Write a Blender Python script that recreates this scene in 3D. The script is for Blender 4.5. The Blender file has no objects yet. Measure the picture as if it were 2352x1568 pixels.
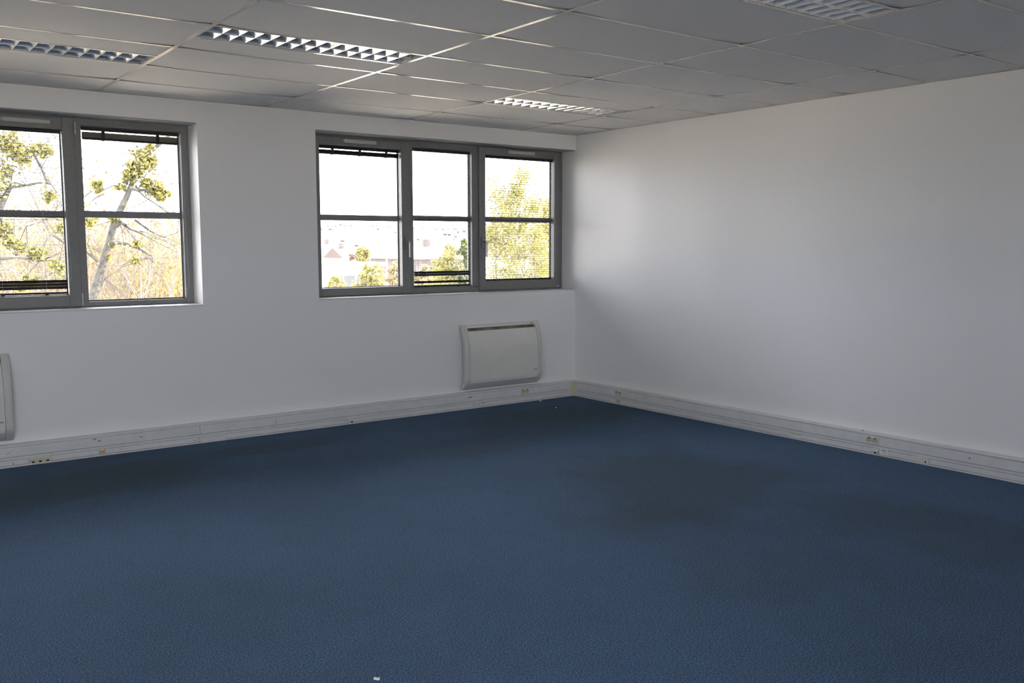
import bpy, bmesh, math, random
from mathutils import Vector, Matrix

sc = bpy.context.scene
COL = sc.collection

# ------------------------------------------------------------------ camera
CAM = Vector((-5.8271, -6.8194, 1.4462))
YAW, PITCH, ROLL, FPX = math.radians(36.594), math.radians(-5.887), math.radians(-0.097), 2116.8
_f = Vector((math.sin(YAW)*math.cos(PITCH), math.cos(YAW)*math.cos(PITCH), math.sin(PITCH)))
_r = Vector((math.cos(YAW), -math.sin(YAW), 0.0))
_u = _r.cross(_f)
RGT = _r*math.cos(ROLL) + _u*math.sin(ROLL)
UPV = _u*math.cos(ROLL) - _r*math.sin(ROLL)
cam_d = bpy.data.cameras.new('camera')
cam_d.sensor_width = 36.0
cam_d.lens = 36.0*FPX/2352.0
cam_d.clip_start, cam_d.clip_end = 0.05, 6000
cam = bpy.data.objects.new('camera', cam_d)
COL.objects.link(cam)
M = Matrix.Identity(4)
for i in range(3):
    M[i][0], M[i][1], M[i][2], M[i][3] = RGT[i], UPV[i], -_f[i], CAM[i]
cam.matrix_world = M
sc.camera = cam

def at(px, py, Y):
    """World point seen at photo pixel (px,py) at depth plane y = Y (used to place the view outside)."""
    d = _f + RGT*((px-1176)/FPX) - UPV*((py-784)/FPX)
    return CAM + d*((Y-CAM.y)/d.y)

# ------------------------------------------------------------------ light
w = bpy.data.worlds.new('sky')
sc.world = w
w.use_nodes = True
bg = w.node_tree.nodes['Background']
bg.inputs[0].default_value = (0.87, 0.905, 1.0, 1)
bg.inputs[1].default_value = 8.0
sun_d = bpy.data.lights.new('sun', 'SUN')
sun_d.energy = 26.0
sun_d.angle = 0.009
sun_d.color = (1.0, 0.88, 0.74)
sun = bpy.data.objects.new('sun', sun_d)
COL.objects.link(sun)
sun.rotation_euler = Vector((-0.80, 0.03, -0.52)).to_track_quat('-Z', 'Y').to_euler()

def portal(name, loc, rot, sx, sz):
    l = bpy.data.lights.new(name, 'AREA')
    l.shape = 'RECTANGLE'; l.size = sx; l.size_y = sz
    l.cycles.is_portal = True
    o = bpy.data.objects.new(name, l)
    COL.objects.link(o)
    o.location = loc; o.rotation_euler = rot
portal('sky_portal', (-4.865, 0.33, 1.69), (math.radians(-90), 0, 0), 2.54, 1.34)
portal('sky_portal', (-1.34, 0.33, 1.69), (math.radians(-90), 0, 0), 2.68, 1.34)
portal('sky_portal', (-6.7, -9.29, 1.69), (math.radians(90), 0, 0), 4.2, 1.34)
portal('sky_portal', (-9.29, -7.4, 1.69), (math.radians(-90), 0, math.radians(90)), 2.4, 1.34)

sc.view_settings.view_transform = 'Standard'
sc.view_settings.look = 'None'
sc.view_settings.exposure = 1.03
sc.view_settings.gamma = 1.0
sc.view_settings.use_curve_mapping = False
sc.cycles.max_bounces = 12
sc.cycles.diffuse_bounces = 6
sc.cycles.glossy_bounces = 6
sc.cycles.transparent_max_bounces = 16
sc.cycles.sample_clamp_indirect = 8.0

# ------------------------------------------------------------------ materials
def mat(name, color, rough=0.6, metal=0.0, spec=0.5, noise=None, bump=None, coat=0.0, tint=None):
    m = bpy.data.materials.new(name); m.use_nodes = True
    nt = m.node_tree; b = nt.nodes['Principled BSDF']
    b.inputs['Base Color'].default_value = (*color, 1)
    b.inputs['Roughness'].default_value = rough
    b.inputs['Metallic'].default_value = metal
    b.inputs['Specular IOR Level'].default_value = spec
    if coat: b.inputs['Coat Weight'].default_value = coat
    if tint: b.inputs['Specular Tint'].default_value = (*tint, 1)
    geo = nt.nodes.new('ShaderNodeNewGeometry')
    if noise:
        scale, amount, detail = noise
        n = nt.nodes.new('ShaderNodeTexNoise'); n.inputs['Scale'].default_value = scale
        n.inputs['Detail'].default_value = detail
        nt.links.new(geo.outputs['Position'], n.inputs['Vector'])
        r = nt.nodes.new('ShaderNodeValToRGB')
        lo = [max(0, c*(1-amount)) for c in color]; hi = [min(1, c*(1+amount)) for c in color]
        r.color_ramp.elements[0].position = 0.3; r.color_ramp.elements[1].position = 0.7
        r.color_ramp.elements[0].color = (*lo, 1); r.color_ramp.elements[1].color = (*hi, 1)
        nt.links.new(n.outputs['Fac'], r.inputs['Fac'])
        nt.links.new(r.outputs['Color'], b.inputs['Base Color'])
    if bump:
        scale, strength, dist = bump
        n = nt.nodes.new('ShaderNodeTexNoise'); n.inputs['Scale'].default_value = scale
        n.inputs['Detail'].default_value = 4
        nt.links.new(geo.outputs['Position'], n.inputs['Vector'])
        bp = nt.nodes.new('ShaderNodeBump'); bp.inputs['Strength'].default_value = strength
        bp.inputs['Distance'].default_value = dist
        nt.links.new(n.outputs['Fac'], bp.inputs['Height'])
        nt.links.new(bp.outputs['Normal'], b.inputs['Normal'])
    return m

def glass_mat():
    m = bpy.data.materials.new('window_glass'); m.use_nodes = True
    nt = m.node_tree; nt.nodes.remove(nt.nodes['Principled BSDF'])
    out = nt.nodes['Material Output']
    t = nt.nodes.new('ShaderNodeBsdfTransparent'); t.inputs[0].default_value = (0.94, 0.94, 0.94, 1)
    g = nt.nodes.new('ShaderNodeBsdfGlossy'); g.inputs['Roughness'].default_value = 0.0
    fr = nt.nodes.new('ShaderNodeFresnel'); fr.inputs[0].default_value = 1.45
    mx = nt.nodes.new('ShaderNodeMixShader')
    nt.links.new(fr.outputs[0], mx.inputs[0]); nt.links.new(t.outputs[0], mx.inputs[1]); nt.links.new(g.outputs[0], mx.inputs[2])
    nt.links.new(mx.outputs[0], out.inputs[0])
    return m

def leaf_mat(name, c1, c2, trans=0.35):
    m = bpy.data.materials.new(name); m.use_nodes = True
    nt = m.node_tree; nt.nodes.remove(nt.nodes['Principled BSDF'])
    out = nt.nodes['Material Output']
    geo = nt.nodes.new('ShaderNodeNewGeometry')
    ramp = nt.nodes.new('ShaderNodeValToRGB')
    ramp.color_ramp.elements[0].color = (*c1, 1); ramp.color_ramp.elements[1].color = (*c2, 1)
    nt.links.new(geo.outputs['Random Per Island'], ramp.inputs[0])
    d = nt.nodes.new('ShaderNodeBsdfDiffuse'); t = nt.nodes.new('ShaderNodeBsdfTranslucent')
    mx = nt.nodes.new('ShaderNodeMixShader'); mx.inputs[0].default_value = trans
    nt.links.new(ramp.outputs[0], d.inputs[0]); nt.links.new(ramp.outputs[0], t.inputs[0])
    nt.links.new(d.outputs[0], mx.inputs[1]); nt.links.new(t.outputs[0], mx.inputs[2])
    nt.links.new(mx.outputs[0], out.inputs[0])
    return m

def carpet_mat():
    m = bpy.data.materials.new('blue_carpet'); m.use_nodes = True
    nt = m.node_tree; b = nt.nodes['Principled BSDF']; L = nt.links.new
    b.inputs['Roughness'].default_value = 0.95
    b.inputs['Specular IOR Level'].default_value = 0.15
    geo = nt.nodes.new('ShaderNodeNewGeometry')
    def noise(scale, detail=3, rough=0.6):
        n = nt.nodes.new('ShaderNodeTexNoise'); n.inputs['Scale'].default_value = scale
        n.inputs['Detail'].default_value = detail; n.inputs['Roughness'].default_value = rough
        L(geo.outputs['Position'], n.inputs['Vector']); return n
    fib = noise(150, 3, 0.85)
    ramp = nt.nodes.new('ShaderNodeValToRGB')
    e = ramp.color_ramp.elements
    e[0].position = 0.36; e[0].color = (0.017, 0.037, 0.085, 1)
    e[1].position = 0.66; e[1].color = (0.180, 0.260, 0.350, 1)
    k = e.new(0.5); k.color = (0.062, 0.127, 0.232, 1)
    L(fib.outputs['Fac'], ramp.inputs[0])
    # large worn / soiled areas (stains with their own shape on the floor)
    big = noise(0.55, 4, 0.55)
    warp = nt.nodes.new('ShaderNodeVectorMath'); warp.operation = 'SCALE'; warp.inputs['Scale'].default_value = 1.1
    wn = noise(1.3, 3, 0.6)
    L(wn.outputs['Color'], warp.inputs[0])
    addv = nt.nodes.new('ShaderNodeVectorMath'); addv.operation = 'ADD'
    L(geo.outputs['Position'], addv.inputs[0]); L(warp.outputs[0], addv.inputs[1])
    total = None
    for (cx, cy, rx, ry, a) in STAINS:
        sb = nt.nodes.new('ShaderNodeVectorMath'); sb.operation = 'SUBTRACT'
        L(addv.outputs[0], sb.inputs[0]); sb.inputs[1].default_value = (cx+0.55, cy+0.55, 0.55)
        dv = nt.nodes.new('ShaderNodeVectorMath'); dv.operation = 'DIVIDE'
        L(sb.outputs[0], dv.inputs[0]); dv.inputs[1].default_value = (rx, ry, 50)
        ln = nt.nodes.new('ShaderNodeVectorMath'); ln.operation = 'LENGTH'; L(dv.outputs[0], ln.inputs[0])
        mr = nt.nodes.new('ShaderNodeMapRange'); mr.interpolation_type = 'SMOOTHSTEP'
        mr.inputs['From Min'].default_value = 1.25; mr.inputs['From Max'].default_value = 0.35
        mr.inputs['To Min'].default_value = 0; mr.inputs['To Max'].default_value = a
        L(ln.outputs['Value'], mr.inputs['Value'])
        if total is None: total = mr.outputs[0]
        else:
            mxn = nt.nodes.new('ShaderNodeMath'); mxn.operation = 'MAXIMUM'
            L(total, mxn.inputs[0]); L(mr.outputs[0], mxn.inputs[1]); total = mxn.outputs[0]
    mix = nt.nodes.new('ShaderNodeMixRGB'); mix.blend_type = 'MULTIPLY'
    L(total, mix.inputs[0]); L(ramp.outputs[0], mix.inputs[1]); mix.inputs[2].default_value = (0.80, 0.68, 0.52, 1)
    mix2 = nt.nodes.new('ShaderNodeMixRGB'); mix2.blend_type = 'MULTIPLY'
    mr2 = nt.nodes.new('ShaderNodeMapRange'); mr2.inputs['From Min'].default_value = 0.42; mr2.inputs['From Max'].default_value = 0.66
    mr2.inputs['To Max'].default_value = 0.55
    L(big.outputs['Fac'], mr2.inputs[0]); L(mr2.outputs[0], mix2.inputs[0])
    L(mix.outputs[0], mix2.inputs[1]); mix2.inputs[2].default_value = (0.70, 0.70, 0.66, 1)
    mot = noise(9, 5, 0.7)
    mr3 = nt.nodes.new('ShaderNodeMapRange'); mr3.inputs['From Min'].default_value = 0.35; mr3.inputs['From Max'].default_value = 0.68
    mr3.inputs['To Max'].default_value = 0.55
    L(mot.outputs['Fac'], mr3.inputs[0])
    mix3 = nt.nodes.new('ShaderNodeMixRGB'); mix3.blend_type = 'MULTIPLY'
    L(mr3.outputs[0], mix3.inputs[0]); L(mix2.outputs[0], mix3.inputs[1]); mix3.inputs[2].default_value = (1.0, 0.84, 0.72, 1)
    L(mix3.outputs[0], b.inputs['Base Color'])
    bp = nt.nodes.new('ShaderNodeBump'); bp.inputs['Strength'].default_value = 0.6; bp.inputs['Distance'].default_value = 0.004
    L(fib.outputs['Fac'], bp.inputs['Height']); L(bp.outputs[0], b.inputs['Normal'])
    return m

STAINS = [(-1.6, -2.9, 0.75, 0.85, 0.7), (-2.2, -3.3, 0.6, 0.4, 0.75), (-1.0, -0.75, 1.0, 0.55, 0.7), (-1.9, -1.3, 0.9, 0.35, 0.5),
          (-4.6, -0.7, 1.0, 0.45, 0.7), (-1.3, -4.3, 0.5, 0.8, 0.5), (-3.3, -0.45, 0.9, 0.25, 0.55), (-2.6, -4.3, 0.5, 0.3, 0.35)]

def sill_mat():
    m = mat('peeling_sill_paint', (0.72, 0.73, 0.74), 0.55)
    nt = m.node_tree; b = nt.nodes['Principled BSDF']; L = nt.links.new
    geo = nt.nodes.new('ShaderNodeNewGeometry')
    n = nt.nodes.new('ShaderNodeTexNoise'); n.inputs['Scale'].default_value = 16; n.inputs['Detail'].default_value = 6
    L(geo.outputs['Position'], n.inputs['Vector'])
    r = nt.nodes.new('ShaderNodeValToRGB'); r.color_ramp.interpolation = 'CONSTANT'
    r.color_ramp.elements[0].color = (0.72, 0.73, 0.74, 1)
    e = r.color_ramp.elements.new(0.52); e.color = (0.16, 0.13, 0.11, 1)
    r.color_ramp.elements[2].position = 0.60; r.color_ramp.elements[2].color = (0.52, 0.50, 0.47, 1)
    sep = nt.nodes.new('ShaderNodeSeparateXYZ'); L(geo.outputs['Position'], sep.inputs[0])
    mr = nt.nodes.new('ShaderNodeMapRange'); mr.inputs['From Min'].default_value = .07; mr.inputs['From Max'].default_value = .14
    mr.inputs['To Min'].default_value = -.35; mr.inputs['To Max'].default_value = .04
    L(sep.outputs['Y'], mr.inputs[0])
    ad = nt.nodes.new('ShaderNodeMath'); ad.operation = 'ADD'; L(n.outputs['Fac'], ad.inputs[0]); L(mr.outputs[0], ad.inputs[1])
    L(ad.outputs[0], r.inputs[0]); L(r.outputs[0], b.inputs['Base Color'])
    return m

MT = {
 'wall': mat('white_wall_paint', (0.84, 0.835, 0.83), 0.55, spec=0.4, bump=(90, 0.05, 0.002)),
 'tile': mat('mineral_fibre_tile', (0.74, 0.725, 0.71), 0.9, spec=0.2, noise=(420, 0.10, 2), bump=(300, 0.25, 0.002)),
 'bar': mat('glossy_ceiling_bar', (0.60, 0.57, 0.50), 0.17, spec=0.32, tint=(1.0, 0.88, 0.62)),
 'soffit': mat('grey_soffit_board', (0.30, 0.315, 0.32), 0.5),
 'plenum': mat('dark_plenum', (0.10, 0.10, 0.10), 0.9),
 'frame': mat('anthracite_window_metal', (0.215, 0.212, 0.206), 0.45, spec=0.5, noise=(35, 0.06, 2)),
 'gasket': mat('black_rubber_gasket', (0.012, 0.013, 0.015), 0.6),
 'steel': mat('satin_steel', (0.55, 0.56, 0.58), 0.28, metal=1.0),
 'greymetal': mat('grey_painted_metal', (0.20, 0.20, 0.205), 0.4),
 'vent': mat('pale_grey_vent_plastic', (0.52, 0.52, 0.50), 0.5),
 'slat': mat('dark_slat_enamel', (0.030, 0.028, 0.027), 0.5, spec=0.25),
 'cord': mat('pale_cord', (0.55, 0.56, 0.58), 0.6),
 'glass': glass_mat(),
 'carpet': carpet_mat(),
 'sill': sill_mat(),
 'trunk': mat('white_trunking_plastic', (0.68, 0.69, 0.685), 0.42, noise=(14, 0.05, 4)),
 'cream': mat('cream_plastic', (0.62, 0.59, 0.46), 0.45),
 'tan': mat('yellowed_plastic', (0.55, 0.44, 0.28), 0.45),
 'offwhite': mat('offwhite_plastic', (0.70, 0.69, 0.63), 0.4),
 'white': mat('white_plastic', (0.80, 0.80, 0.79), 0.4),
 'black': mat('black_socket_hole', (0.01, 0.01, 0.01), 0.6),
 'heater': mat('heater_white_enamel', (0.70, 0.70, 0.65), 0.38, noise=(6, 0.02, 2)),
 'heatergrey': mat('heater_end_cap_plastic', (0.60, 0.61, 0.57), 0.42),
 'heaterslot': mat('heater_outlet_brown', (0.22, 0.19, 0.15), 0.6, noise=(9, 0.45, 2)),
 'mark': mat('printed_mark', (0.19, 0.19, 0.20), 0.6),
 'scuff': mat('grey_scuff', (0.22, 0.21, 0.20), 0.8),
 'reflect': mat('polished_louvre_aluminium', (0.80, 0.80, 0.80), 0.25, metal=0.80),
 'blade': mat('satin_louvre_aluminium', (0.90, 0.90, 0.89), 0.16, metal=0.28),
 'housing': mat('white_lamp_housing', (0.72, 0.72, 0.71), 0.4),
 'tube': mat('fluorescent_tube_glass', (0.82, 0.82, 0.80), 0.25),
 'paper': mat('white_paper_scrap', (0.85, 0.85, 0.82), 0.8),
 'bark': mat('grey_brown_bark', (0.032, 0.030, 0.025), 0.9, noise=(14, 0.75, 6), bump=(20, 0.8, 0.03)),
 'palebark': mat('pale_willow_bark', (0.09, 0.08, 0.06), 0.9, noise=(5, 0.35, 4)),
 'twig': mat('straw_twig', (0.13, 0.095, 0.055), 0.9),
 'redtwig': mat('red_brown_twig', (0.07, 0.045, 0.035), 0.9),
 'paletwig': mat('pale_pinkish_twig', (0.085, 0.07, 0.06), 0.9),
 'farbush': leaf_mat('far_bush_leaf', (0.16, 0.15, 0.060), (0.30, 0.28, 0.12)),
 'strawpale': leaf_mat('pale_straw_leaf', (0.19, 0.155, 0.085), (0.32, 0.28, 0.17)),
 'ivy': leaf_mat('ivy_leaf', (0.045, 0.052, 0.024), (0.32, 0.285, 0.09)),
 'dull': leaf_mat('dull_winter_leaf', (0.09, 0.065, 0.035), (0.22, 0.17, 0.09)),
 'willow': leaf_mat('yellow_willow_leaf', (0.13, 0.122, 0.042), (0.28, 0.255, 0.090)),
 'evergreen': leaf_mat('dark_evergreen_leaf', (0.03, 0.05, 0.02), (0.12, 0.14, 0.05)),
 'straw': leaf_mat('straw_leaf', (0.12, 0.085, 0.035), (0.26, 0.21, 0.10)),
 'redleaf': leaf_mat('reddish_bud', (0.15, 0.10, 0.085), (0.24, 0.17, 0.14)),
 'field': mat('winter_meadow', (0.50, 0.45, 0.36), 0.95, noise=(0.06, 0.3, 5)),
 'hill': mat('hillside_grass', (0.075, 0.078, 0.072), 0.95, noise=(0.012, 0.25, 5)),
 'hilltree': mat('hill_tree_green', (0.090, 0.100, 0.098), 0.95),
 'render': mat('white_house_render', (0.72, 0.70, 0.66), 0.9),
 'redroof': mat('red_roof_tile', (0.050, 0.034, 0.029), 0.9, noise=(3, 0.2, 3)),
 'paleroof': mat('pale_sheet_roof', (0.30, 0.29, 0.27), 0.8),
 'brick': mat('pinkish_brick', (0.070, 0.058, 0.052), 0.9, noise=(2, 0.2, 3)),
 'housewin': mat('house_window_glass', (0.05, 0.052, 0.056), 0.5),
}

# ------------------------------------------------------------------ mesh helpers
class MB:
    def __init__(s): s.v = []; s.f = []
    def poly(s, pts, faces):
        o = len(s.v); s.v += [tuple(p) for p in pts]; s.f += [tuple(i+o for i in fc) for fc in faces]; return s
    def box(s, x0, x1, y0, y1, z0, z1):
        p = [(x0,y0,z0),(x1,y0,z0),(x1,y1,z0),(x0,y1,z0),(x0,y0,z1),(x1,y0,z1),(x1,y1,z1),(x0,y1,z1)]
        return s.poly(p, [(3,2,1,0),(4,5,6,7),(0,1,5,4),(1,2,6,5),(2,3,7,6),(3,0,4,7)])
    def cbox(s, x0, x1, y0, y1, z0, z1, c):
        """box with chamfered edges"""
        bm = bmesh.new()
        vs = [bm.verts.new(p) for p in [(x0,y0,z0),(x1,y0,z0),(x1,y1,z0),(x0,y1,z0),(x0,y0,z1),(x1,y0,z1),(x1,y1,z1),(x0,y1,z1)]]
        for f in [(3,2,1,0),(4,5,6,7),(0,1,5,4),(1,2,6,5),(2,3,7,6),(3,0,4,7)]: bm.faces.new([vs[i] for i in f])
        bmesh.ops.bevel(bm, geom=bm.edges[:], offset=c, segments=1, affect='EDGES', clamp_overlap=True)
        bm.verts.ensure_lookup_table(); bm.verts.index_update()
        s.poly([v.co[:] for v in bm.verts], [tuple(v.index for v in f.verts) for f in bm.faces]); bm.free(); return s
    def prism(s, prof, a0, a1, axis='x'):
        """extrude a closed 2-D profile: axis x -> profile (y,z); axis y -> profile (x,z)"""
        n = len(prof)
        mk_ = (lambda a, p: (a, p[0], p[1])) if axis == 'x' else ((lambda a, p: (p[0], a, p[1])) if axis == 'y' else (lambda a, p: (p[0], p[1], a)))
        pts = [mk_(a0, p) for p in prof] + [mk_(a1, p) for p in prof]
        fs = [(i, (i+1) % n, (i+1) % n+n, i+n) for i in range(n)] + [tuple(range(n))[::-1], tuple(range(n, 2*n))]
        return s.poly(pts, fs)
    def tube(s, pts, rad, n=6, cap=True):
        pts = [Vector(p) for p in pts]
        rr = rad if isinstance(rad, (list, tuple)) else [rad]*len(pts)
        o = len(s.v); ref = None
        for i, p in enumerate(pts):
            t = (pts[min(i+1, len(pts)-1)] - pts[max(i-1, 0)])
            if t.length < 1e-9: t = Vector((0, 0, 1))
            t.normalize()
            if ref is None:
                ref = t.orthogonal().normalized()
            a = ref - t*ref.dot(t)
            if a.length < 1e-6: a = t.orthogonal()
            a.normalize(); ref = a; b = t.cross(a)
            for k in range(n):
                q = 2*math.pi*k/n
                s.v.append(tuple(p + (a*math.cos(q) + b*math.sin(q))*rr[i]))
        for i in range(len(pts)-1):
            for k in range(n):
                s.f.append((o+i*n+k, o+i*n+(k+1) % n, o+(i+1)*n+(k+1) % n, o+(i+1)*n+k))
        if cap:
            s.f.append(tuple(o+k for k in range(n))[::-1]); e = o+(len(pts)-1)*n; s.f.append(tuple(e+k for k in range(n)))
        return s
    def disc(s, c, r, h, axis, n=20):
        """solid cylinder starting at c, along axis vector of length h"""
        c = Vector(c); a = Vector(axis).normalized()
        return s.tube([c, c+a*h], r, n)
    def quad_leaf(s, c, size, rng, elong=1.5):
        c = Vector(c)
        d = Vector((rng.gauss(0,1), rng.gauss(0,1), rng.gauss(0,1))).normalized()
        e = d.orthogonal().normalized()
        e.rotate(Matrix.Rotation(rng.uniform(0, 6.28), 3, d))
        l = size*elong*.5; wd = size*.5; nrm = d.cross(e)*size*.12
        o = len(s.v)
        s.v += [tuple(c-d*l), tuple(c+e*wd+nrm), tuple(c+d*l), tuple(c-e*wd+nrm)]
        s.f += [(o, o+1, o+2), (o, o+2, o+3)]
    def build(s, name, m, parent=None, smooth=False):
        me = bpy.data.meshes.new(name)
        me.from_pydata(s.v, [], s.f); me.update()
        if m is not None: me.materials.append(MT[m] if isinstance(m, str) else m)
        if smooth:
            me.polygons.foreach_set('use_smooth', [True]*len(me.polygons))
        return link(name, me, parent)

def link(name, me, parent=None, loc=None):
    o = bpy.data.objects.new(name, me); COL.objects.link(o)
    if parent: o.parent = parent
    if loc: o.location = loc
    return o
def empty(name, loc=(0,0,0), rz=0.0):
    o = bpy.data.objects.new(name, None); o.empty_display_size = 0.1
    COL.objects.link(o); o.location = loc; o.rotation_euler = (0, 0, rz); return o
def tag(o, label, cat=None, group=None, kind=None):
    o['label'] = label
    if cat: o['category'] = cat
    if group: o['group'] = group
    if kind: o['kind'] = kind
    return o
def struct(o, label): return tag(o, label, kind='structure')

# ------------------------------------------------------------------ room shell
H = 2.4971
X0, Y0 = -9.0, -9.0            # far (unseen) sides of the room
RV = 0.200                     # depth of the window reveal
W1 = (-6.13, -3.605, 1.025, 2.342)
W2 = (-2.680, 0.0, 1.034, 2.360)

struct(MB().box(X0-.3, .3, Y0-.3, 0.35, -.25, 0.0).build('floor', 'carpet'), 'worn dark blue carpet floor with soiled patches')
wb = MB()
T2 = 0.34
def wy(x0, x1, z0, z1): wb.box(x0, x1, 0.0, T2, z0, z1)
ZT = H+.35
wy(X0, W1[0], 0, ZT); wy(W1[1], W2[0], 0, ZT)
wy(W1[0], W1[1], 0, W1[2]-.012); wy(W1[0], W1[1], W1[3], ZT)
wy(W2[0], W2[1], 0, W2[2]-.012); wy(W2[0], W2[1], W2[3], ZT)
wall_front = struct(wb.build('wall_front', 'wall'), 'white painted window wall with two deep window recesses')
struct(MB().box(0, .3, Y0-.3, T2, 0, ZT).build('wall_right', 'wall'), 'long blank white wall on the right')
struct(MB().box(X0-.3, X0, Y0, -8.6, 0, ZT).box(X0-.3, X0, -6.2, T2, 0, ZT).box(X0-.3, X0, -8.6, -6.2, 0, 1.02).box(X0-.3, X0, -8.6, -6.2, 2.36, ZT).build('wall_left', 'wall'), 'white wall on the left side of the room')
wk = MB()
wk.box(X0-.3, -8.8, Y0-.3, Y0, 0, ZT).box(-4.6, 0, Y0-.3, Y0, 0, ZT).box(-8.8, -4.6, Y0-.3, Y0, 0, 1.02).box(-8.8, -4.6, Y0-.3, Y0, 2.36, ZT)
struct(wk.build('wall_back', 'wall'), 'white wall behind the camera, opened for the added fill windows')
# sills
s1 = MB().cbox(W1[0], W1[1], -.004, RV+.03, W1[2]-.012, W1[2], .002).build('sill', 'sill', wall_front)
s2 = MB().cbox(W2[0], W2[1]-.002, -.004, RV+.03, W2[2]-.012, W2[2], .002).build('sill', 'sill', wall_front)

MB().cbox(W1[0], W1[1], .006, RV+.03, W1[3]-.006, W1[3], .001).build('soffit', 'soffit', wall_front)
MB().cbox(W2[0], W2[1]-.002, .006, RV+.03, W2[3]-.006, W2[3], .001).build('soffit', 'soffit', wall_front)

# ------------------------------------------------------------------ ceiling: tiles in a bar grid
BW = 0.024
ceil = struct(MB().box(X0, 0, Y0, 0, H+.20, H+.24).build('ceiling', 'plenum'), 'suspended ceiling of grey mineral tiles in a bar grid')
xe = [0.0, -.67]
while xe[-1] > X0+.05: xe.append(max(X0, xe[-1]-1.2))
ye = [0.0, -.5266]
while ye[-1] > Y0+.05: ye.append(max(Y0, ye[-1]-.6))
def yv(k): return -.5266-.6*(k-1)
LIGHTS = {(4, 2): 'near', (3, 3): 'far', (1, 2): 'near', (2, 7): 'near'}   # (column, row v): lamp in the half of the cell
rng = random.Random(4)
def tile_mesh(wx, wy_, var):
    r = random.Random(var*13+7)
    lift = [r.choice([0.0, .003, .006, .009]) for _ in range(4)]
    us = [0, .02, .07, .18, .5, .82, .93, .98, 1]
    mb = MB(); n = len(us)
    pts = []
    for j in us:
        for i in us:
            x = (i-.5)*wx; y = (j-.5)*wy_
            z = 0
            for ci, (cu, cv) in enumerate(((0,0),(1,0),(0,1),(1,1))):
                dx = abs(i-cu)*wx; dy = abs(j-cv)*wy_
                z += lift[ci]*math.exp(-(dx/.10) - (dy/.06))
            pts.append((x, y, z))
    fs = [(a*n+b, (a+1)*n+b, (a+1)*n+b+1, a*n+b+1) for a in range(n-1) for b in range(n-1)]
    mb.poly(pts, fs)
    mb.box(-wx/2, wx/2, -wy_/2, wy_/2, .016, .020)
    me = bpy.data.meshes.new('ceiling_tile'); me.from_pydata(mb.v, [], mb.f); me.update(); me.materials.append(MT['tile'])
    return me
tcache = {}
def add_tile(x0, x1, y0, y1):
    wx, wy_ = round(x1-x0-.008, 3), round(y1-y0-.008, 3)
    key = (wx, wy_, rng.randrange(4))
    if key not in tcache: tcache[key] = tile_mesh(*key)
    link('ceiling_tile', tcache[key], ceil, ((x0+x1)/2, (y0+y1)/2, H+.0012))
bcache = {}
def add_bar(x0, x1, y0, y1, nm):
    key = (round(x1-x0, 3), round(y1-y0, 3))
    if key not in bcache:
        a, b = key[0]/2, key[1]/2
        mb = MB().cbox(-a, a, -b, b, 0, .0012, .0003)
        if a > b: mb.box(-a, a, -.001, .001, .001, .035)
        else: mb.box(-.001, .001, -b, b, .001, .035)
        me = bpy.data.meshes.new(nm); me.from_pydata(mb.v, [], mb.f); me.materials.append(MT['bar']); bcache[key] = me
    link(nm, bcache[key], ceil, ((x0+x1)/2, (y0+y1)/2, H))
lamp_slots = []
for ci in range(len(xe)-1):
    x1, x0 = xe[ci], xe[ci+1]
    if ci: add_bar(xe[ci]-BW/2, xe[ci]+BW/2, Y0, 0, 'main_bar')
    for ri in range(len(ye)-1):
        y1, y0 = ye[ri], ye[ri+1]
        if ri: add_bar(x0+BW/2, x1-BW/2, y1-BW/2, y1+BW/2, 'cross_bar')
        key = (ci, ri)
        if key in LIGHTS:
            ym = y1-.3
            add_bar(x0+BW/2, x1-BW/2, ym-BW/2, ym+BW/2, 'cross_bar')
            if LIGHTS[key] == 'near': lamp_slots.append((x0, x1, ym, y1)); add_tile(x0, x1, y0, ym)
            else: lamp_slots.append((x0, x1, y0, ym)); add_tile(x0, x1, ym, y1)
        else: add_tile(x0, x1, y0, y1)
# wall angle trims
struct(MB().box(X0, 0, -.022, 0, H-.0005, H+.0008).box(X0, 0, -.0015, 0, H, H+.03).build('trim_1', 'bar'), 'thin metal angle between ceiling and window wall')
struct(MB().box(-.022, 0, Y0, -.022, H-.0005, H+.0008).box(-.0015, 0, Y0, 0, H, H+.03).build('trim_2', 'bar'), 'thin metal angle between ceiling and right wall')

# ------------------------------------------------------------------ windows
FY0, FY1 = RV, RV+.075       # outer frame
SY0, SY1 = RV-.018, RV+.065  # opening sash
GY = RV+.050                 # glass
BY = RV+.024                 # blind plane

def ring(mb, x0, x1, z0, z1, wl_, wr, wb_, wt, y0, y1, c=.003):
    mb.cbox(x0, x0+wl_, y0, y1, z0, z1, c); mb.cbox(x1-wr, x1, y0, y1, z0, z1, c)
    mb.cbox(x0+wl_, x1-wr, y0+.001, y1, z0, z0+wb_, c); mb.cbox(x0+wl_, x1-wr, y0+.001, y1, z1-wt, z1, c)

def pane(parent, x0, x1, z0, z1, zt):
    MB().box(x0-.006, x1+.006, GY, GY+.004, z0-.006, z1+.006).build('glass_pane', 'glass', parent)
    g = MB()   # rubber beading round the glass
    for a in ((x0-.002, x0+.006, z0, z1), (x1-.006, x1+.002, z0, z1), (x0, x1, z0-.002, z0+.006), (x0, x1, z1-.006, z1+.002)):
        g.box(a[0], a[1], GY-.006, GY+.008, a[2], a[3])
    g.build('gasket', 'gasket', parent)
    MB().cbox(x0, x1, GY-.012, GY+.022, zt-.024, zt+.024, .004).build('glazing_bar', 'frame', parent)

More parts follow.
